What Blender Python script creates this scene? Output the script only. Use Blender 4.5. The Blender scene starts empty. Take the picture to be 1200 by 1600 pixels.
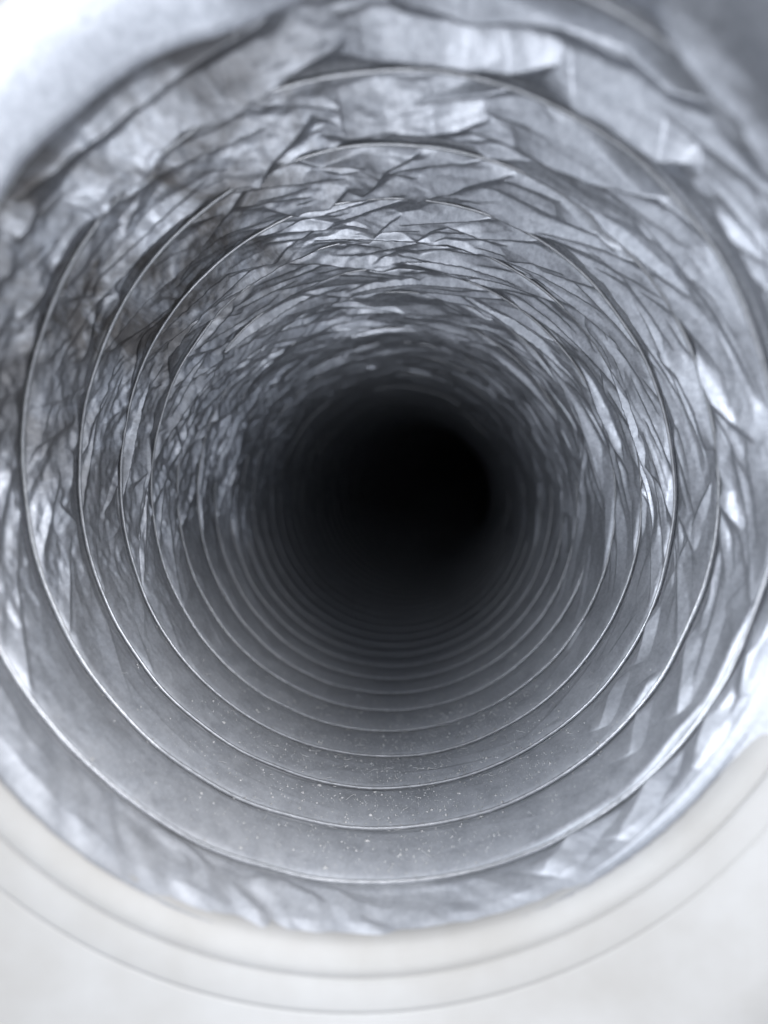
import bpy, bmesh, math, random
import numpy as np
from mathutils import Vector, Matrix

rng = np.random.default_rng(7)
random.seed(7)
sc = bpy.context.scene
MM = 0.001

# ------------------------------------------------------------------ camera
cam = bpy.data.cameras.new("camera")
cam_ob = bpy.data.objects.new("camera", cam)
sc.collection.objects.link(cam_ob)
cam.sensor_fit = 'VERTICAL'
cam.sensor_height = 36.0
cam.lens = 14.75
cam.clip_start = 0.002
cam.clip_end = 20.0
cam_ob.location = (3.46 * MM, 0.0, 1.34 * MM)
cam_ob.rotation_euler = (math.radians(90 - 0.89), 0, math.radians(2.67))
cam.dof.use_dof = True
cam.dof.focus_distance = 0.074
cam.dof.aperture_fstop = 7.0
sc.camera = cam_ob

# ------------------------------------------------------------------ light
world = bpy.data.worlds.new("World")
sc.world = world
world.use_nodes = True
wn = world.node_tree.nodes
bg = wn["Background"]
bg.inputs[0].default_value = (0.84, 0.90, 1.0, 1)
bg.inputs[1].default_value = 0.45

def area(name, loc, target, size, power, color):
    d = bpy.data.lights.new(name, 'AREA')
    d.shape = 'DISK'
    d.size = size
    d.energy = power
    d.color = color
    o = bpy.data.objects.new(name, d)
    sc.collection.objects.link(o)
    o.location = loc
    v = Vector(target) - Vector(loc)
    o.rotation_euler = v.to_track_quat('-Z', 'Y').to_euler()
    return o

# added fill lamps ringed round the camera, off-axis so the deep bore stays dark
area("fill_left", (-0.16, -0.08, 0.05), (0, 0.05, 0), 0.08, 0.190, (0.88, 0.93, 1.0))
area("fill_right", (0.16, -0.08, 0.02), (0, 0.05, 0), 0.08, 0.150, (0.97, 0.98, 1.0))
area("fill_low", (0.01, -0.08, -0.16), (0, 0.05, 0), 0.08, 0.120, (0.92, 0.95, 1.0))
area("fill_top", (0.02, -0.08, 0.16), (0, 0.05, 0), 0.08, 0.120, (0.98, 0.985, 1.0))
area("side_fill_left", (-0.20, -0.015, 0.07), (0.03, 0.055, 0), 0.10, 0.340, (0.90, 0.94, 1.0))  # added side fills, this and the next two, brighten the front walls
area("side_fill_right", (0.20, -0.015, 0.05), (-0.03, 0.055, -0.01), 0.10, 0.300, (0.97, 0.98, 1.0))
area("side_fill_top", (-0.02, -0.015, 0.21), (0, 0.055, -0.03), 0.10, 0.160, (0.97, 0.98, 1.0))

sc.view_settings.view_transform = 'Standard'
sc.view_settings.look = 'None'
sc.view_settings.exposure = 0.12
sc.view_settings.gamma = 1.0
sc.cycles.max_bounces = 1
sc.cycles.glossy_bounces = 2
sc.cycles.diffuse_bounces = 1
sc.cycles.sample_clamp_indirect = 6.0
sc.cycles.use_denoising = True

# ------------------------------------------------------------------ duct geometry (millimetres)
RA, RB = 48.6, 50.0            # half width, half height of the oval bore
D0, PITCH = 49.1, 9.6         # depth of the first full turn, axial pitch of the wire
TX, TZ = 0.018, -0.1385         # lean of the turns
S0, RHO, BETA = 150.0, 620.0, math.radians(28)   # where the hose bends off, bend radius, bend direction
K0, K1 = -6, 66                # turns built
AX = 17.9                      # foil width between two turns, taken up by the folds
ORIGIN = np.array([0.0, 44.0, -50.0])            # foot of the mouth: where the Empty stands

def bend(P):
    """bend the straight hose to the right and up beyond S0"""
    x, y, z = P[..., 0], P[..., 1], P[..., 2]
    cb, sb = math.cos(BETA), math.sin(BETA)
    q = x * cb + z * sb
    n = -x * sb + z * cb
    a = np.maximum(0.0, (y - S0) / RHO)
    inb = y > S0
    y2 = np.where(inb, S0 + (RHO - q) * np.sin(a), y)
    q2 = np.where(inb, RHO - (RHO - q) * np.cos(a), q)
    return np.stack([q2 * cb - n * sb, y2, q2 * sb + n * cb], -1)

def surf(phi, v, h, ax=0.0):
    """phi: unwrapped angle from the bottom towards the right, v: 0..1 to the next turn, h: inward height"""
    s, c = np.sin(phi), -np.cos(phi)
    x = (RA - h) * s
    z = (RB - h) * c
    y = D0 + PITCH * (phi / (2 * math.pi) + v) + TX * RA * s + TZ * RB * c + ax
    return bend(np.stack(np.broadcast_arrays(x, y, z), -1))

# ---- noise helpers
def hash2(i, j, seed):
    n = (i.astype(np.int64) * 374761393 + j.astype(np.int64) * 668265263 + seed * 982451653) & 0xFFFFFFFF
    n = ((n ^ (n >> 13)) * 1274126177) & 0xFFFFFFFF
    n = ((n ^ (n >> 16)) * 2246822519) & 0xFFFFFFFF
    return ((n ^ (n >> 15)) & 0xFFFFFF) / float(0xFFFFFF)

def vnoise(x, y, seed):
    i, j = np.floor(x), np.floor(y)
    fx, fy = x - i, y - j
    fx = fx * fx * (3 - 2 * fx); fy = fy * fy * (3 - 2 * fy)
    a = hash2(i, j, seed); b = hash2(i + 1, j, seed); c = hash2(i, j + 1, seed); d = hash2(i + 1, j + 1, seed)
    return (a + (b - a) * fx) * (1 - fy) + (c + (d - c) * fx) * fy

def lnoise(x, seed):
    """1-d piecewise linear noise with jittered knots: sharp corners"""
    i = np.floor(x); f = x - i
    z = np.zeros_like(i)
    jt = 0.25 + 0.5 * hash2(i, z, seed + 91)
    f = np.where(f < jt, 0.5 * f / jt, 0.5 + 0.5 * (f - jt) / (1 - jt))
    a = hash2(i, z, seed); b = hash2(i + 1, z, seed)
    return a + (b - a) * f

def facets(x, y, seed):
    """piecewise planar field over a skewed triangle lattice: flat foil facets with sharp creases"""
    F2 = 0.366025403
    s = (x + y) * F2
    xs, ys = x + s, y + s
    i, j = np.floor(xs), np.floor(ys)
    fx, fy = xs - i, ys - j
    up = fx > fy
    h00 = hash2(i, j, seed); h11 = hash2(i + 1, j + 1, seed)
    h10 = hash2(i + 1, j, seed); h01 = hash2(i, j + 1, seed)
    return np.where(up, h00 * (1 - fx) + h10 * (fx - fy) + h11 * fy,
                        h00 * (1 - fy) + h01 * (fy - fx) + h11 * fx) - 0.5

def bump01(x, c, w):
    """periodic bump around angle c (degrees from the bottom, right = 90)"""
    d = (np.degrees(x) - c + 180) % 360 - 180
    return np.exp(-(d / w) ** 2)

def slack(phi):
    """how loose the foil hangs: taut along the bottom, loose at the sides and overhead"""
    s = 0.5 - 0.5 * np.cos(phi)
    s = np.clip((s - 0.07) / 0.66, 0, 1)
    return s * s * (3 - 2 * s)

# ---- individual folds running obliquely between two turns of the wire
def make_folds(k):
    out = []
    n = 190
    for _ in range(n):
        th = rng.uniform(0, 2 * math.pi)
        sl = float(slack(np.array(th)))
        if rng.random() > 0.10 + 0.95 * sl:
            continue
        deg = math.degrees(th)
        vc = rng.uniform(0.1, 0.95)
        soft = False
        L = 6 + 19 * rng.random() ** 1.2
        # leaning: below 3 o'clock and above it the folds lean opposite ways
        lean = 6 + 30 * rng.random() ** 1.2
        if 35 < deg < 95:
            sg = -1 if rng.random() < 0.2 else 1
        elif 95 <= deg < 180:
            sg = 1 if rng.random() < 0.94 else -1
        else:
            sg = -1 if rng.random() < 0.92 else 1
        if deg > 215 and rng.random() < 0.45:
            lean = rng.uniform(25, 70); L *= 0.6; soft = True
        al = math.radians(lean) * sg
        A = rng.uniform(0.5, 1.5) * (0.06 + 0.94 * sl) * (L / 12.0) ** 0.6
        w1, w2 = rng.uniform(0.8, 2.8), rng.uniform(0.45, 1.0)
        if soft:
            w1, w2, A = rng.uniform(1.0, 2.0), rng.uniform(0.7, 1.3), A * 1.25
        if rng.random() < 0.15:
            A = -A; w1, w2 = w2, w1
        out.append((th, vc, al, L, A, w1, w2))
    return out

# stronger folds seen singly: crease line as (degrees from the bottom, turn) points, height, near-side width, far-side width (mm)
KEY_FOLDS = [
    ([(229.8, -0.9), (223.7, -0.83), (216.6, -0.78), (209.6, -0.74), (202.4, -0.76), (192.9, -0.74), (189.6, -0.84)], 2.2, 4.5, 1.8),
    ([(233.2, -0.75), (229.0, -0.72), (225.7, -0.71)], 0.9, 2, 0.8),
    ([(216.5, -0.95), (212.5, -0.83), (208.9, -0.82)], 0.9, 2, 0.8),
    ([(232.3, -0.23), (223.1, -0.13), (220.1, -0.26), (214.9, -0.19), (207.3, -0.34), (199.7, -0.2), (189.3, -0.31), (182.2, -0.42)], 2, 4, 1.2),
    ([(183.8, -0.21), (181.1, -0.2), (167.5, -0.29), (162.0, -0.34), (155.7, -0.5)], 1.8, 4, 1.3),
    ([(187.9, 0.32), (198.0, 0.68), (203.4, 1.0), (213.9, 0.8)], 1.5, 3.5, 1),
    ([(188.6, 0.6), (184.7, 0.63), (180.1, 0.57), (177.5, 0.54), (170.8, 0.55), (163.1, 0.34)], 1.6, 4, 1.1),
    ([(160.1, 0.58), (154.1, 0.49), (146.7, 0.4), (139.1, 0.13), (134.0, -0.02)], 1.8, 4, 1),
    ([(158.1, -0.12), (152.7, -0.26), (144.9, -0.28), (140.1, -0.36), (136.3, -0.5)], 1.8, 4, 1.2),
    ([(178.1, -0.71), (168.8, -0.66), (162.2, -0.77), (157.5, -0.85), (151.5, -0.8), (144.5, -0.82)], 1.8, 4, 1.4),
    ([(153.4, -0.78), (151.0, -0.86), (144.0, -0.82), (135.9, -1.04)], 1.6, 3.5, 1.4),
    ([(149.3, -1.28), (142.9, -1.3), (134.8, -1.19), (127.0, -0.91)], 3, 4, 2.5),
    ([(194.1, 1.9), (189.1, 1.69), (185.5, 1.53)], 0.9, 2.5, 0.7),
    ([(184.1, 1.74), (178.4, 1.3), (172.8, 1.03)], 1.1, 3, 0.8),
    ([(179.6, 2.05), (173.9, 1.83), (167.9, 1.57), (157.7, 1.08)], 1, 3, 0.8),
    ([(202.2, 1.4), (194.1, 1.9)], 0.6, 2, 0.6),
    ([(189.9, 3.26), (180.8, 2.57), (176.3, 2.35)], 0.9, 2.5, 0.7),
    ([(178.3, 3.01), (167.3, 2.37), (157.7, 2.43), (153.0, 2.4)], 0.9, 2.5, 0.7),
    ([(241.5, -0.45), (233.7, -0.3)], 0.9, 2.2, 0.9),
    ([(246.6, -0.17), (236.4, -0.11)], 0.9, 2, 0.9),
    ([(229.4, 0.52), (234.0, 1.04)], 0.7, 1.5, 0.7),
    ([(258.7, 0.71), (266.0, 0.61)], 0.5, 2, 0.8),
    ([(264.6, 0.51), (268.7, 0.49), (275.9, 0.91)], 0.45, 2.2, 0.8),
    ([(231.7, 2.26), (240.9, 2.75), (248.1, 2.83)], 0.7, 2, 0.6),
    ([(233.8, 3.2), (218.3, 3.18), (211.7, 2.7)], 0.9, 2.5, 0.7),
    ([(244.5, 3.22), (252.8, 3.7)], 0.6, 1.5, 0.6),
    ([(243.7, 0.67), (234.4, 0.55), (230.3, 0.48)], 0.9, 2.2, 0.8),
    ([(246.8, 1.82), (237.2, 1.6), (229.2, 1.57)], 0.8, 2.2, 0.7),
    ([(121.0, 1.55), (113.9, 1.32), (107.3, 1.19), (100.8, 1.21)], 1, 2.8, 0.8),
    ([(129.8, 0.5), (122.1, 0.23), (115.1, 0.24)], 1.1, 3, 0.9),
    ([(116.6, 0.89), (107.8, 0.68), (100.2, 0.24)], 1, 3, 0.9),
    ([(95.0, 0.96), (87.2, 0.48)], 0.8, 2.2, 0.8),
    ([(118.6, 2.63), (103.7, 2.53)], 0.8, 2.5, 0.7),
    ([(126.4, 3.88), (117.4, 4.08), (107.3, 3.95), (101.0, 3.7)], 0.8, 2.5, 0.7),
    ([(102.5, 2.82), (97.4, 2.37), (90.8, 2.06)], 0.7, 2.2, 0.6),
    ([(91.3, 1.83), (83.6, 1.33)], 0.7, 2, 0.6),
    ([(149.1, 1.31), (141.4, 1.1), (135.5, 1.18)], 1, 3, 0.9),
    ([(133.4, 2.71), (126.3, 2.62), (118.2, 2.7)], 0.9, 2.6, 0.8),
    ([(157.7, 2.81), (148.4, 2.42), (139.5, 2.23)], 0.8, 2.5, 0.7),
    ([(78.0, 0.06), (60.8, -0.15), (52.4, -0.43)], 1, 2, 2.2),
    ([(71.6, 0.95), (56.8, 0.27)], 0.8, 1.6, 1.6),
    ([(42.0, -0.09), (33.4, -0.08), (25.6, -0.41)], 1, 2.2, 2),
    ([(56.3, 1.76), (46.3, 1.27)], 0.6, 1.4, 1.4),
    ([(59.2, 1.22), (47.1, 0.44)], 0.7, 1.4, 1.6),
    ([(61.4, 0.14), (48.0, -0.11), (37.9, -0.48)], 1, 2, 2),
    ([(81.3, -0.1), (72.0, -0.26), (64.4, -0.38)], 1, 2, 2),
    ([(62.4, 3.96), (53.3, 3.76)], 0.5, 1.3, 1.3),
    ([(76.9, 2.16), (66.1, 1.75), (60.2, 1.6)], 0.7, 1.5, 1.5),
]

def apply_fold(H, G, phi1, v1, ph, vc, al, L, A, w1, w2):
    """add one creased fold to the height array H over phi1 (rows) x v1 (columns)"""
    rad = 49.5
    dphi = (abs(L * math.cos(al)) + 4 * max(w1, w2) * abs(math.sin(al)) + 2) / rad
    i0 = np.searchsorted(phi1, ph - dphi); i1 = np.searchsorted(phi1, ph + dphi)
    if i1 - i0 < 2:
        return
    X = (phi1[i0:i1, None] - ph) * rad
    Y = (v1[None, :] - vc) * AX
    ca, sa = math.cos(al), math.sin(al)
    s = (X * ca + Y * sa) / L
    d = -X * sa + Y * ca
    d = d + 0.10 * L * (s * s - 0.3) * (1 if A > 0 else -1)
    t = np.clip(1 - s * s, 0, 1) ** 1.4
    prof = np.where(d < 0, np.clip(1 + d / (w1 * 2.0), 0, 1), np.exp(-np.maximum(d, 0) / w2))
    if A > 0:
        e = A * t
        H[i0:i1] = np.maximum(H[i0:i1], e * prof)
        G[i0:i1] = np.minimum(G[i0:i1], -0.12 * e * np.exp(-((d - 1.9 * w2) / w2) ** 2))
    else:
        H[i0:i1] += A * t * np.sqrt(t) * prof

def apply_crease(H, G, k, phi1, v1, pts, A, w1, w2):
    """add one polyline crease: gentle flank on the near side, steep flank on the far side"""
    p = np.array(pts, float)
    if p[:, 1].max() < k - 0.6 or p[:, 1].min() > k + 1.6:
        return
    dg = np.degrees(phi1) - 360.0 * k
    i0 = np.searchsorted(dg, p[:, 0].min() - 14); i1 = np.searchsorted(dg, p[:, 0].max() + 14)
    if i1 - i0 < 2:
        return
    X = np.radians(dg[i0:i1, None]) * 49.5 + 0 * v1[None, :]
    Y = (k + v1[None, :]) * AX + 0 * X
    q = np.stack([np.radians(p[:, 0]) * 49.5, p[:, 1] * AX], -1)
    if q[0, 0] > q[-1, 0]:
        q = q[::-1]
    seg = np.linalg.norm(np.diff(q, axis=0), axis=1)
    cum = np.concatenate([[0], np.cumsum(seg)]); tot = cum[-1]
    best = np.full(X.shape, 1e9); sd = np.zeros(X.shape); sp = np.zeros(X.shape)
    for j in range(len(seg)):
        ux, uy = (q[j + 1] - q[j]) / seg[j]
        rx, ry = X - q[j, 0], Y - q[j, 1]
        t = rx * ux + ry * uy
        tc = np.clip(t, 0, seg[j])
        dist = np.hypot(rx - tc * ux, ry - tc * uy)
        side = np.sign(-rx * uy + ry * ux)
        m = dist < best
        best = np.where(m, dist, best); sd = np.where(m, side * dist, sd); sp = np.where(m, (cum[j] + t) / tot, sp)
    u = np.clip(1 - (2 * np.clip(sp, -0.15, 1.15) - 1) ** 2, 0, 1) ** 0.65
    wob = 0.5 * (lnoise(X / 2.3, 17) - 0.5) + 0.5 * (vnoise(X / 4.0, Y / 4.0, 18) - 0.5)
    d = sd + wob
    w2 = w2 * 1.5
    prof = np.where(d < 0, np.clip(1 + d / (w1 * 2.0), 0, 1), np.exp(-np.maximum(d, 0) / w2))
    H[i0:i1] = np.maximum(H[i0:i1], 1.7 * A * u * prof)
    G[i0:i1] = np.minimum(G[i0:i1], -0.12 * A * u * np.exp(-((d - 1.6 * w2) / w2) ** 2))

def panel_height(k, phi1, v1, seed=3):
    P = phi1[:, None]; V = v1[None, :]
    X = P * 49.5 + 0 * V           # arc length, mm
    Y = V * AX + 0 * P             # across the foil, mm
    sl = slack(P)
    env = np.clip(np.minimum(V / 0.14, (1 - V) / 0.18), 0, 1)
    env = env * env * (3 - 2 * env)
    # the hanging belly with its ragged lip
    lip = 0.58 + 0.28 * lnoise(P * 49.5 / 19.0, seed + 1) + 0.07 * lnoise(P * 49.5 / 3.1, seed + 2)
    lip = np.clip(lip, 0.25, 0.9)
    amp = (0.5 + 1.2 * lnoise(P * 49.5 / 17.0, seed + 3)) * (0.03 + 1.25 * sl)
    back = 0.08 + 0.3 * sl * (0.5 + 0.8 * lnoise(P * 49.5 / 13.0, seed + 21))
    seam = 0.94
    far = amp - (amp + back) * np.clip((V - lip) / (seam - lip), 0, 1)
    far = np.where(V > seam, -back * (1 - V) / (1 - seam), far)
    H = np.where(V < lip, amp * (V / lip) ** 1.2, far)
    # small overall belly on the taut side (foil puffs outward a little between the turns)
    H = H + (1 - sl) * 0.40 * np.sin(np.pi * V ** 0.8)
    # crumple facets, stretched along the turns
    wx = X + 2.2 * (vnoise(X / 6.0, Y / 6.0, seed + 4) - 0.5)
    wy = Y + 2.2 * (vnoise(X / 6.0, Y / 6.0, seed + 5) - 0.5)
    cr = 0.22 + 0.78 * sl
    left = bump01(P, 262, 60)
    H = H + env * cr * (0.42 * facets((wx * 0.94 + wy * 0.34) / 17.0, (-wx * 0.34 + wy * 0.94) / 5.2, seed + 6)
                        + (0.07 + 0.20 * left) * facets((wx * 0.90 - wy * 0.44) / 6.0, (wx * 0.44 + wy * 0.90) / 2.2, seed + 7)
                        + (0.03 + 0.09 * left) * facets(wx / 2.2 + wy / 3.0, wy / 1.6 - wx / 5, seed + 8))
    H = H + env * (0.10 + 0.5 * left) * sl * 0.5 * (vnoise(X / 1.3, Y / 1.3, seed + 9) - 0.5)
    # folds
    F = np.zeros_like(H); G = np.zeros_like(H)
    for kk in (k - 1, k, k + 1):
        for (th, vc, al, L, A, w1, w2) in FOLDS.get(kk, ()):
            apply_fold(F, G, phi1, v1, th + 2 * math.pi * kk, vc, al, L, A, w1, w2)
    if -3 <= k <= 1:
        F *= 0.7; G *= 0.7
    F *= np.clip(1.0 - (k - 7) * 0.09, 0.25, 1); G *= np.clip(1.0 - (k - 7) * 0.09, 0.25, 1)
    for c in KEY_FOLDS:
        apply_crease(F, G, k, phi1, v1, *c)
    if k <= 0:
        calm = 1 - bump01(P, 131, 24) * np.clip((-1.15 - (k + V)) / 0.4, 0, 1)
        F = F * calm; G = G * calm
    H = H + 0.75 * (F + G) * env
    # puckers where the foil is gathered into the collar
    if k <= 0:
        pk = np.exp(-((P + 2 * math.pi + 0.15) / 0.75) ** 2)
        q = (X * 0.92 + Y * 0.55) / 2.4 + 1.2 * vnoise(X / 8, Y / 6, 77)
        H = H + env * pk * (1.2 * (vnoise(q, Y / 16.0, 31) - 0.5) + 0.5 * facets(q * 0.9, Y / 5.0, 33))
        # the corner overhead on the right draws in towards the mouth
        T = k + V
        cor = bump01(P, 131, 27)
        H = H + cor * 9.5 * np.clip((-1.05 - T) / 1.2, 0, 2.6)
    # the foil laps up over the wire
    H = H - 0.28 * (np.exp(-(V * AX / 1.1) ** 2) + np.exp(-((1 - V) * AX / 1.1) ** 2))
    return H

FOLDS = {k: make_folds(k) for k in range(K0 - 1, K1 + 2)}

# mouth plane of the collar (depth at x, z)
def mouth_depth(x, z):
    return 44.1 + 0.0768 * x - 0.0907 * z

# ------------------------------------------------------------------ materials
def new_mat(name):
    m = bpy.data.materials.new(name)
    m.use_nodes = True
    nt = m.node_tree
    for n in list(nt.nodes):
        nt.nodes.remove(n)
    out = nt.nodes.new("ShaderNodeOutputMaterial")
    p = nt.nodes.new("ShaderNodeBsdfPrincipled")
    nt.links.new(p.outputs[0], out.inputs[0])
    return m, nt, p

def N(nt, typ, **kw):
    n = nt.nodes.new(typ)
    for k, v in kw.items():
        if k.startswith("i_"):
            key = k[2:]
            key = int(key) if key.isdigit() else key.replace("_", " ")
            n.inputs[key].default_value = v
        else:
            setattr(n, k, v)
    return n

def ramp(nt, fac, stops):
    r = nt.nodes.new("ShaderNodeValToRGB")
    el = r.color_ramp.elements
    el[0].position, el[0].color = stops[0][0], stops[0][1]
    el[1].position, el[1].color = stops[-1][0], stops[-1][1]
    for p, c in stops[1:-1]:
        e = el.new(p); e.color = c
    nt.links.new(fac, r.inputs[0])
    return r

def g(v, a=1):
    return (v, v, v, a) if not isinstance(v, tuple) else (*v, 1)

def mul(nt, a, b):
    m = nt.nodes.new("ShaderNodeMath"); m.operation = 'MULTIPLY'
    for i, s in enumerate((a, b)):
        if isinstance(s, (int, float)): m.inputs[i].default_value = s
        else: nt.links.new(s, m.inputs[i])
    return m.outputs[0]

def mat_foil(name, soiled, metal, tone=1.0):
    m, nt, p = new_mat(name)
    L = nt.links.new
    geo = N(nt, "ShaderNodeNewGeometry")
    tc = N(nt, "ShaderNodeTexCoord")
    pos = tc.outputs["Object"]
    sep = N(nt, "ShaderNodeSeparateXYZ"); L(pos, sep.inputs[0])
    # dust settled in the bottom of the hose (object z runs 0 at the bottom to 0.1 at the top)
    nz = N(nt, "ShaderNodeTexNoise", i_Scale=260.0, i_Detail=3.0, i_Roughness=0.65); L(pos, nz.inputs["Vector"])
    nz0 = N(nt, "ShaderNodeTexNoise", i_Scale=45.0, i_Detail=4.0, i_Roughness=0.7); L(pos, nz0.inputs["Vector"])
    zz_ = N(nt, "ShaderNodeMath", operation='MULTIPLY_ADD'); L(nz0.outputs[0], zz_.inputs[0]); zz_.inputs[1].default_value = 0.05; L(sep.outputs[2], zz_.inputs[2])
    zs_ = N(nt, "ShaderNodeMath", operation='SUBTRACT'); L(zz_.outputs[0], zs_.inputs[0]); zs_.inputs[1].default_value = 0.025
    low = N(nt, "ShaderNodeMapRange", clamp=True); L(zs_.outputs[0], low.inputs[0])
    low.inputs[1].default_value = 0.058; low.inputs[2].default_value = 0.002; low.interpolation_type = 'SMOOTHSTEP'
    low.inputs[3].default_value = 0.0; low.inputs[4].default_value = 1.0
    dn = ramp(nt, nz.outputs[0], [(0.30, g(0.45)), (0.75, g(1.0))])
    dust = mul(nt, low.outputs[0], dn.outputs[0])
    # grime on the upper left side
    nz2 = N(nt, "ShaderNodeTexNoise", i_Scale=62.0, i_Detail=5.0, i_Roughness=0.72, i_Distortion=0.6); L(pos, nz2.inputs["Vector"])
    gl = N(nt, "ShaderNodeMapRange", clamp=True); L(sep.outputs[0], gl.inputs[0])
    gl.inputs[1].default_value = 0.012; gl.inputs[2].default_value = -0.024
    gz = N(nt, "ShaderNodeMapRange", clamp=True); L(sep.outputs[2], gz.inputs[0])
    gz.inputs[1].default_value = 0.046; gz.inputs[2].default_value = 0.076
    gz.inputs[3].default_value = 0.35
    gy = N(nt, "ShaderNodeMapRange", clamp=True); L(sep.outputs[1], gy.inputs[0])
    gy.inputs[1].default_value = 0.062; gy.inputs[2].default_value = 0.025
    grn = ramp(nt, nz2.outputs[0], [(0.38, g(0.0)), (0.60, g(1.0))])
    grime = mul(nt, mul(nt, mul(nt, mul(nt, gl.outputs[0], gz.outputs[0]), gy.outputs[0]), grn.outputs[0]), soiled)
    # fine speckle
    sp = N(nt, "ShaderNodeTexNoise", i_Scale=1500.0, i_Detail=1.0, i_Roughness=0.7); L(pos, sp.inputs["Vector"])
    base = ramp(nt, sp.outputs[0], [(0.3, g((0.53 * tone, 0.556 * tone, 0.61 * tone))), (0.7, g((0.69 * tone, 0.715 * tone, 0.775 * tone)))])
    mx = N(nt, "ShaderNodeMix", data_type='RGBA'); L(mul(nt, grime, 0.9), mx.inputs[0])
    L(base.outputs[0], mx.inputs[6]); mx.inputs[7].default_value = (0.13, 0.117, 0.108, 1)
    mx2 = N(nt, "ShaderNodeMix", data_type='RGBA'); L(mul(nt, dust, 0.6), mx2.inputs[0])
    L(mx.outputs[2], mx2.inputs[6]); mx2.inputs[7].default_value = (0.62, 0.63, 0.66, 1)
    L(mx2.outputs[2], p.inputs["Base Color"])
    # metallic falls where dust or grime sits
    ad = N(nt, "ShaderNodeMath", operation='ADD', use_clamp=True)
    L(mul(nt, dust, 0.62), ad.inputs[0]); L(mul(nt, grime, 0.35), ad.inputs[1])
    inv = N(nt, "ShaderNodeMapRange"); L(ad.outputs[0], inv.inputs[0])
    inv.inputs[3].default_value = metal; inv.inputs[4].default_value = 0.15
    L(inv.outputs[0], p.inputs["Metallic"])
    rr = N(nt, "ShaderNodeMapRange"); L(ad.outputs[0], rr.inputs[0])
    rr.inputs[3].default_value = 0.43; rr.inputs[4].default_value = 0.75
    L(rr.outputs[0], p.inputs["Roughness"])
    # relief: fine crinkle and grain in one height
    cr = N(nt, "ShaderNodeTexNoise", i_Scale=420.0, i_Detail=3.0, i_Roughness=0.6, i_Distortion=0.8); L(pos, cr.inputs["Vector"])
    hs = N(nt, "ShaderNodeMath", operation='MULTIPLY_ADD'); L(sp.outputs[0], hs.inputs[0]); hs.inputs[1].default_value = 0.22
    L(cr.outputs[0], hs.inputs[2])
    b1 = N(nt, "ShaderNodeBump", i_Strength=0.10, i_Distance=0.0004); L(hs.outputs[0], b1.inputs["Height"])
    L(b1.outputs[0], p.inputs["Normal"])
    return m

def mat_wire():
    m, nt, p = new_mat("foil_covered_wire")
    tc = N(nt, "ShaderNodeTexCoord")
    nz = N(nt, "ShaderNodeTexNoise", i_Scale=700.0, i_Detail=4.0); nt.links.new(tc.outputs["Object"], nz.inputs["Vector"])
    c = ramp(nt, nz.outputs[0], [(0.3, g((0.40, 0.41, 0.43))), (0.7, g((0.60, 0.61, 0.64)))])
    nt.links.new(c.outputs[0], p.inputs["Base Color"])
    p.inputs["Metallic"].default_value = 0.7
    p.inputs["Roughness"].default_value = 0.38
    b = N(nt, "ShaderNodeBump", i_Strength=0.3, i_Distance=0.0003); nt.links.new(nz.outputs[0], b.inputs["Height"])
    nt.links.new(b.outputs[0], p.inputs["Normal"])
    return m

def mat_plastic():
    m, nt, p = new_mat("pale_plastic")
    tc = N(nt, "ShaderNodeTexCoord")
    nz = N(nt, "ShaderNodeTexNoise", i_Scale=38.0, i_Detail=5.0, i_Roughness=0.6); nt.links.new(tc.outputs["Object"], nz.inputs["Vector"])
    c = ramp(nt, nz.outputs[0], [(0.3, g((0.43, 0.413, 0.39))), (0.7, g((0.55, 0.546, 0.542)))])
    nt.links.new(c.outputs[0], p.inputs["Base Color"])
    p.inputs["Roughness"].default_value = 0.55
    p.inputs["IOR"].default_value = 1.46
    b = N(nt, "ShaderNodeBump", i_Strength=0.12, i_Distance=0.0008); nt.links.new(nz.outputs[0], b.inputs["Height"])
    nt.links.new(b.outputs[0], p.inputs["Normal"])
    return m

def mat_dust(name, col):
    m, nt, p = new_mat(name)
    tc = N(nt, "ShaderNodeTexCoord")
    nz = N(nt, "ShaderNodeTexNoise", i_Scale=900.0, i_Detail=2.0); nt.links.new(tc.outputs["Object"], nz.inputs["Vector"])
    c = ramp(nt, nz.outputs[0], [(0.3, (col[0] * .7, col[1] * .7, col[2] * .7, 1)), (0.7, (*col, 1))])
    nt.links.new(c.outputs[0], p.inputs["Base Color"])
    p.inputs["Roughness"].default_value = 0.85
    return m

FOIL, WIRE, PLASTIC = mat_foil("soiled_aluminised_foil", 1.0, 0.76), mat_wire(), mat_plastic()
CLEAN_LIT_FOIL = mat_foil("clean_lit_aluminised_foil", 0.0, 0.15, 1.25)  # free of grime; paler, less metallic base paints in light on the cuffs
LINT = mat_dust("grey_white_lint", (0.68, 0.675, 0.67))

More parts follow.
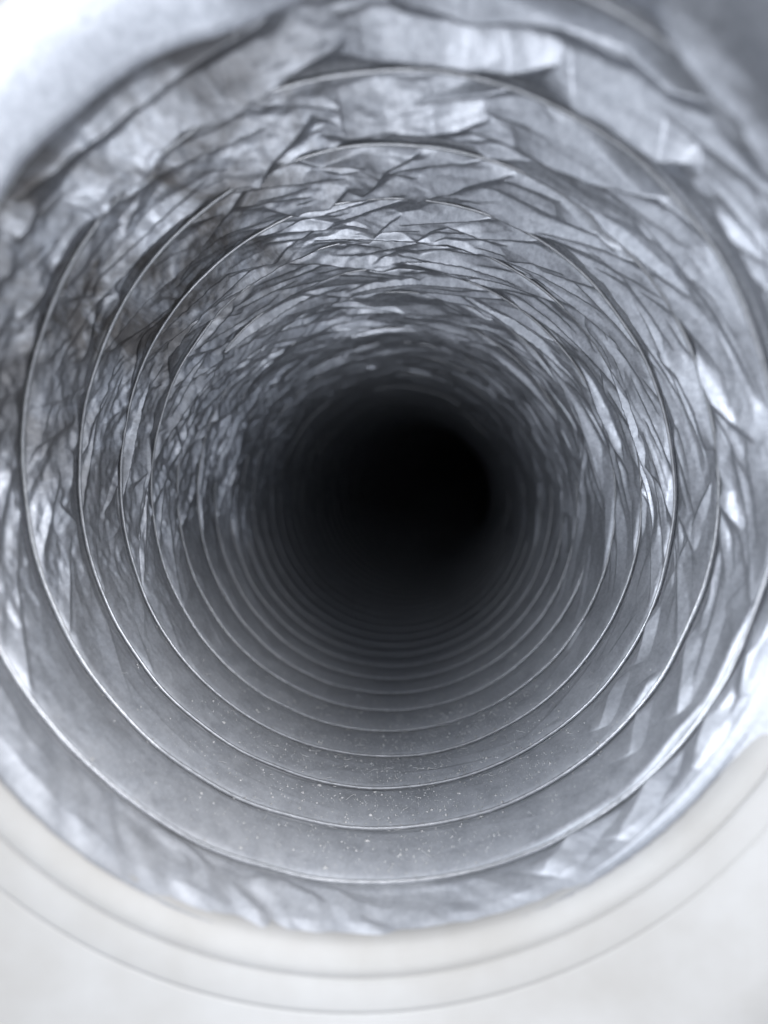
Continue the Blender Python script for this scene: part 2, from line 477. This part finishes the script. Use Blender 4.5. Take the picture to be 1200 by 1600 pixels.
# ------------------------------------------------------------------ mesh helpers
def grid_mesh(name, P, mat, keep=None, flip=False):
    """P: (n, m, 3) points in mm -> mesh in metres relative to ORIGIN"""
    n, m = P.shape[:2]
    co = ((P.reshape(-1, 3) - ORIGIN) * MM).astype(np.float32)
    i = np.arange(n - 1)[:, None] * m + np.arange(m - 1)[None, :]
    q = np.stack([i, i + 1, i + m + 1, i + m], -1)
    if flip:
        q = q[..., ::-1]
    q = q.reshape(-1, 4)
    if keep is not None:
        q = q[keep.reshape(-1)]
        used = np.unique(q)
        mp = np.full(len(co), -1, np.int64); mp[used] = np.arange(len(used))
        co = co[used]; q = mp[q]
    me = bpy.data.meshes.new(name)
    me.vertices.add(len(co)); me.vertices.foreach_set("co", co.ravel())
    me.loops.add(q.size); me.loops.foreach_set("vertex_index", q.ravel().astype(np.int32))
    me.polygons.add(len(q))
    me.polygons.foreach_set("loop_start", np.arange(0, q.size, 4, dtype=np.int32))
    me.polygons.foreach_set("loop_total", np.full(len(q), 4, np.int32))
    me.polygons.foreach_set("use_smooth", np.ones(len(q), bool))
    me.update(calc_edges=True)
    me.materials.append(mat)
    return me

def add(name, me, parent=None):
    o = bpy.data.objects.new(name, me)
    sc.collection.objects.link(o)
    o.parent = parent
    return o

def tag(o, label, cat, group=None, kind=None):
    o["label"] = label
    if cat: o["category"] = cat
    if group: o["group"] = group
    if kind: o["kind"] = kind

# ------------------------------------------------------------------ the duct
duct = bpy.data.objects.new("flexible_duct", None)
sc.collection.objects.link(duct)
duct.location = tuple(ORIGIN * MM)
duct.empty_display_size = 0.02
tag(duct, "crumpled silver foil hose with spiral wire ribs, seen down its dark bore", "duct")

for k in range(K0, K1):
    if k < 3: na, nv = 1800, 80
    elif k < 7: na, nv = 1300, 54
    elif k < 11: na, nv = 900, 36
    elif k < 17: na, nv = 520, 22
    else: na, nv = 240, 10
    phi1 = np.linspace(2 * math.pi * k, 2 * math.pi * (k + 1), na + 1)
    v1 = np.linspace(0, 1, nv + 1)
    H = panel_height(k, phi1, v1)
    keep = None
    if k <= 0:
        P = surf(phi1[:, None], v1[None, :], 0 * H)
        dg = np.degrees(phi1[:, None]) % 360
        ext = 34.0 * np.clip((dg - 78) / 40, 0, 1) * np.clip((196 - dg) / 18, 0, 1)
        H = H * np.clip((P[..., 1] - mouth_depth(P[..., 0], P[..., 2]) + ext * 3 + 0.3) / 1.9, 0, 1)
    P = surf(phi1[:, None], v1[None, :], H)
    if k <= 0:
        d = P[..., 1] - mouth_depth(P[..., 0], P[..., 2])
        c = d[:-1, :-1]
        dg = np.degrees(phi1[:-1, None]) % 360
        ext = 34.0 * np.clip((dg - 78) / 40, 0, 1) * np.clip((196 - dg) / 18, 0, 1)
        keep = c > -0.7 - ext
        if not keep.any():
            continue
    add("foil_panel", grid_mesh("foil_panel", P, FOIL, keep, flip=True), duct)

# the wire, one child for each turn
def tube_mesh(name, C, rad, mat, nseg=8):
    T = np.gradient(C, axis=0); T /= np.linalg.norm(T, axis=1)[:, None]
    ref = np.array([0.0, 1.0, 0.0])
    A = np.cross(T, ref); A /= np.linalg.norm(A, axis=1)[:, None]
    B = np.cross(T, A)
    an = np.linspace(0, 2 * math.pi, nseg + 1)
    r = np.broadcast_to(np.asarray(rad, float), (len(C),))
    P = C[:, None] + r[:, None, None] * (np.cos(an)[None, :, None] * A[:, None] + np.sin(an)[None, :, None] * B[:, None])
    return grid_mesh(name, P, mat)

for k in range(K0 + 1, K1):
    na = 420 if k < 8 else 160
    ph = np.linspace(2 * math.pi * k, 2 * math.pi * (k + 1), na + 1)
    wob = 0.25 * (vnoise(ph * 6, ph * 0, 5) - 0.5)
    C = surf(ph, 0.0, 0.15 + 0.40 * slack(ph) + wob, 0.2 * (vnoise(ph * 4, ph * 0, 8) - 0.5))
    if k < 0:
        d = C[:, 1] - mouth_depth(C[:, 0], C[:, 2])
        dg = np.degrees(ph) % 360
        ok = d > -0.5 - 33.0 * np.clip((dg - 80) / 40, 0, 1) * np.clip((194 - dg) / 18, 0, 1)
        idx = np.where(ok)[0]
        if len(idx) < 4: continue
        C = C[idx[0]:idx[-1] + 1]
    add("wire_turn", tube_mesh("wire_turn", C, 0.27, WIRE), duct)

# unseen cap added at the far end to keep outside light from leaking in
ph = np.linspace(0, 2 * math.pi, 65)[:, None]
rr_ = np.linspace(1.03, 0.0, 12)[None, :]
base = 2 * math.pi * (K1 - 0.5)
xx = RA * np.sin(ph) * rr_; zz = -RB * np.cos(ph) * rr_
yy = D0 + PITCH * (K1 - 0.3) + TX * xx + TZ * zz + 3 * np.sin(ph * 9) * rr_
add("end_light_cap", grid_mesh("end_light_cap", bend(np.stack([xx, yy + 0 * xx, zz], -1)), FOIL), duct)

# foil turned out over the collar on the right and overhead
def cuff(d0, d1, wmax, rise, fall, infl0, seed, crump, n, skirt, tuck):
    """foil turned outward over the lip between d0 and d1 degrees, wmax wide"""
    th = np.linspace(math.radians(d0), math.radians(d1), n)
    s = np.linspace(-0.35, 1, 76)
    deg = np.degrees(th)[:, None]
    up = np.clip((deg - d0) / rise, 0, 1) * np.clip((d1 - deg) / fall, 0, 1)
    up = up * up * (3 - 2 * up)
    W = wmax * up * (0.85 + 0.3 * vnoise(deg / 7.0, 0 * deg, seed)) + 0.05
    S = np.clip(s, 0, 1)[None, :]
    B = np.clip(-s, 0, 1)[None, :] / 0.35          # skirt reaching back into the bore
    X = th[:, None] * 50; Y = S * W
    x0 = RA * np.sin(th)[:, None]; z0 = -RB * np.cos(th)[:, None]
    y0 = mouth_depth(x0, z0)
    infl = infl0 * up * (0.7 + 0.6 * lnoise(deg / 9.0, seed + 5))
    cw = np.clip(Y / 3.0, 0, 1)
    ro = -infl * (1 - cw) + S ** 1.2 * W + B * (infl + 0.8)
    fo = 0.5 - (4.6 * up) * np.sin(cw * math.pi / 2) - 1.0 * S * up + tuck * S ** 3 + B * skirt
    cr = crump * (1.6 * facets(X / 13 + Y / 8, Y / 5.5 - X / 30, seed + 1) + 0.8 * facets(X / 6 - Y / 7, Y / 3.1 + X / 16, seed + 2)
          + 0.2 * facets(X / 2.2, Y / 1.9, seed + 3)) * np.clip(0.25 + cw, 0, 1) * up
    ro = ro + 0.3 * cr
    fo = fo - 0.7 * cr
    P = np.stack([x0 + np.sin(th)[:, None] * ro, y0 + 0.54 * fo, z0 - np.cos(th)[:, None] * ro], -1)
    return grid_mesh("foil_cuff", P, CLEAN_LIT_FOIL, flip=True)
add("foil_cuff", cuff(14, 118, 4.4, 70, 22, 1.2, 51, 1.6, 620, 4.0, 2.2), duct)
add("foil_cuff", cuff(182, 280, 46.0, 14, 12, 2.8, 71, 0.3, 560, 6.0, 0.0), duct)

# ------------------------------------------------------------------ the collar
collar = bpy.data.objects.new("duct_collar", None)
sc.collection.objects.link(collar)
collar.location = tuple(ORIGIN * MM)
collar.empty_display_size = 0.02
tag(collar, "pale grey plastic collar ring with stepped lip round the hose mouth", "collar")

def lathe(name, prof, mat, n=360):
    """prof: (rho, towards the camera) in mm, turned about the mouth axis and leaned like the mouth"""
    th = np.linspace(0, 2 * math.pi, n + 1)[:, None]
    pr = np.array(prof, float)
    rho = pr[:, 0][None, :]; e = pr[:, 1][None, :]
    x = rho * 0.985 * np.sin(th); z = -rho * np.cos(th)
    y = mouth_depth(x, z) - 0.54 * e
    return grid_mesh(name, np.stack([x, y, z], -1), mat, flip=True)

def arc(cx, cy, r, a0, a1, n=8):
    return [(cx + r * math.cos(math.radians(a)), cy + r * math.sin(math.radians(a))) for a in np.linspace(a0, a1, n)]

lip = [(54, -6), (50.4, -5.0), (49.75, -0.6)] + [(51.9 - 2.1 * math.cos(math.radians(a)), 0.2 + 3.0 * math.sin(math.radians(a))) for a in range(0, 141, 10)] + [(53.6, -3)]
add("lip", lathe("lip", lip, PLASTIC), collar)
bead = [(53.35, -2), (53.35, 2.3), (53.9, 2.6), (54.6, 2.85), (55.4, 3.05), (56.2, 3.15), (57.0, 3.2), (57.6, 3.15), (57.6, -2)]
add("bead", lathe("bead", bead, PLASTIC), collar)
flange = [(57.4, -3), (57.45, 3.12), (57.9, 3.24), (58.6, 3.4), (60, 3.65)] + [(64, 4.3), (70, 4.7), (92, 5.2)] + arc(92, 4.2, 1.0, 90, 0, 5) + [(93, -6), (54, -7)]
add("flange", lathe("flange", flange, PLASTIC), collar)

# ------------------------------------------------------------------ dust and lint lying in the bottom
def speck_field(n):
    verts, faces = [], []
    for i in range(n):
        k = rng.choice([0, 1, 2, 3, 4, 5, 6, 7], p=[.07, .11, .15, .17, .16, .14, .11, .09])
        th = math.radians(rng.normal(10, 33))
        v = rng.uniform(0.03, 0.97)
        sl = float(slack(np.array(th)))
        hh = (1 - sl) * 0.40 * math.sin(math.pi * v ** 0.8) + 0.03
        ph = th + 2 * math.pi * k
        c = surf(np.array([ph]), np.array([v]), np.array([hh]))[0]
        r = min(0.30, 0.046 * math.exp(abs(rng.normal(0, 0.62))))
        fib = rng.random() < 0.012
        b = len(verts)
        if fib:
            L = rng.uniform(0.4, 1.3); a = rng.uniform(0, math.pi); w = 0.022
            bend_ = rng.uniform(-0.5, 0.5)
            for t in (-1, -0.3, 0.4, 1):
                px = c[0] + math.cos(a) * L * t - math.sin(a) * bend_ * L * t * t
                py = c[1] + math.sin(a) * L * t + math.cos(a) * bend_ * L * t * t
                pz = c[2] + 0.15 + 0.2 * rng.random()
                for o in ((-w, -w), (w, -w), (0, w)):
                    verts.append((px - math.sin(a) * o[0], py + math.cos(a) * o[0], pz + o[1]))
            for s in range(3):
                for e in range(3):
                    p0 = b + s * 3 + e; p1 = b + s * 3 + (e + 1) % 3
                    faces.append((p0, p1, p1 + 3, p0 + 3))
        else:
            up = np.array([-math.sin(th), 0, math.cos(th)]); tg = np.array([math.cos(th), 0, math.sin(th)]); ay = np.array([0, 1, 0])
            m = 5
            a0 = rng.uniform(0, 6.28); el = rng.uniform(0.6, 1.6)
            for q in range(m):
                a = a0 + 2 * math.pi * q / m
                rad = r * rng.uniform(0.6, 1.3)
                verts.append(tuple(c + tg * math.cos(a) * rad * el + ay * math.sin(a) * rad + up * 0.0))
            verts.append(tuple(c + up * r * rng.uniform(0.5, 1.2)))
            for q in range(m):
                faces.append((b + q, b + (q + 1) % m, b + m))
    me = bpy.data.meshes.new("dust")
    co = (np.array(verts) - ORIGIN) * MM
    me.from_pydata([tuple(v) for v in co], [], faces)
    me.materials.append(LINT)
    return me

dust = add("dust", speck_field(13000))
dust.location = tuple(ORIGIN * MM)
tag(dust, "pale specks of dust and lint strewn over the hose bottom", "dust", kind="stuff")

def flake(label, k, deg, v, size):
    th = math.radians(deg)
    c = surf(np.array([th + 2 * math.pi * k]), np.array([v]), np.array([0.0]))[0]
    me = bpy.data.meshes.new("lint_flake")
    bm = bmesh.new()
    ring = []
    n = 11
    rows = []
    for j, f in enumerate((1.0, 0.55, 0.12)):
        row = []
        for q in range(n):
            a = 2 * math.pi * q / n
            r = size * f * (0.55 + 0.75 * random.random())
            row.append(bm.verts.new(((math.cos(a) * r * 1.5) * MM, (math.sin(a) * r * 0.8) * MM, (size * (0.1 + 0.55 * (1 - f)) * random.uniform(.5, 1.3)) * MM)))
        rows.append(row)
    for j in range(2):
        for q in range(n):
            bm.faces.new((rows[j][q], rows[j][(q + 1) % n], rows[j + 1][(q + 1) % n], rows[j + 1][q]))
    bm.faces.new(rows[2])
    bm.faces.new(rows[0][::-1])
    bm.to_mesh(me); bm.free()
    me.materials.append(LINT)
    o = add("lint_flake", me)
    o.location = tuple(c * MM)
    o.rotation_euler = (0, -th, random.uniform(-.4, .4))
    tag(o, label, "lint")
flake("white torn lint flake lying on the hose bottom before the nearest sharp wire rib", 0, -2.5, 0.72, 0.75)
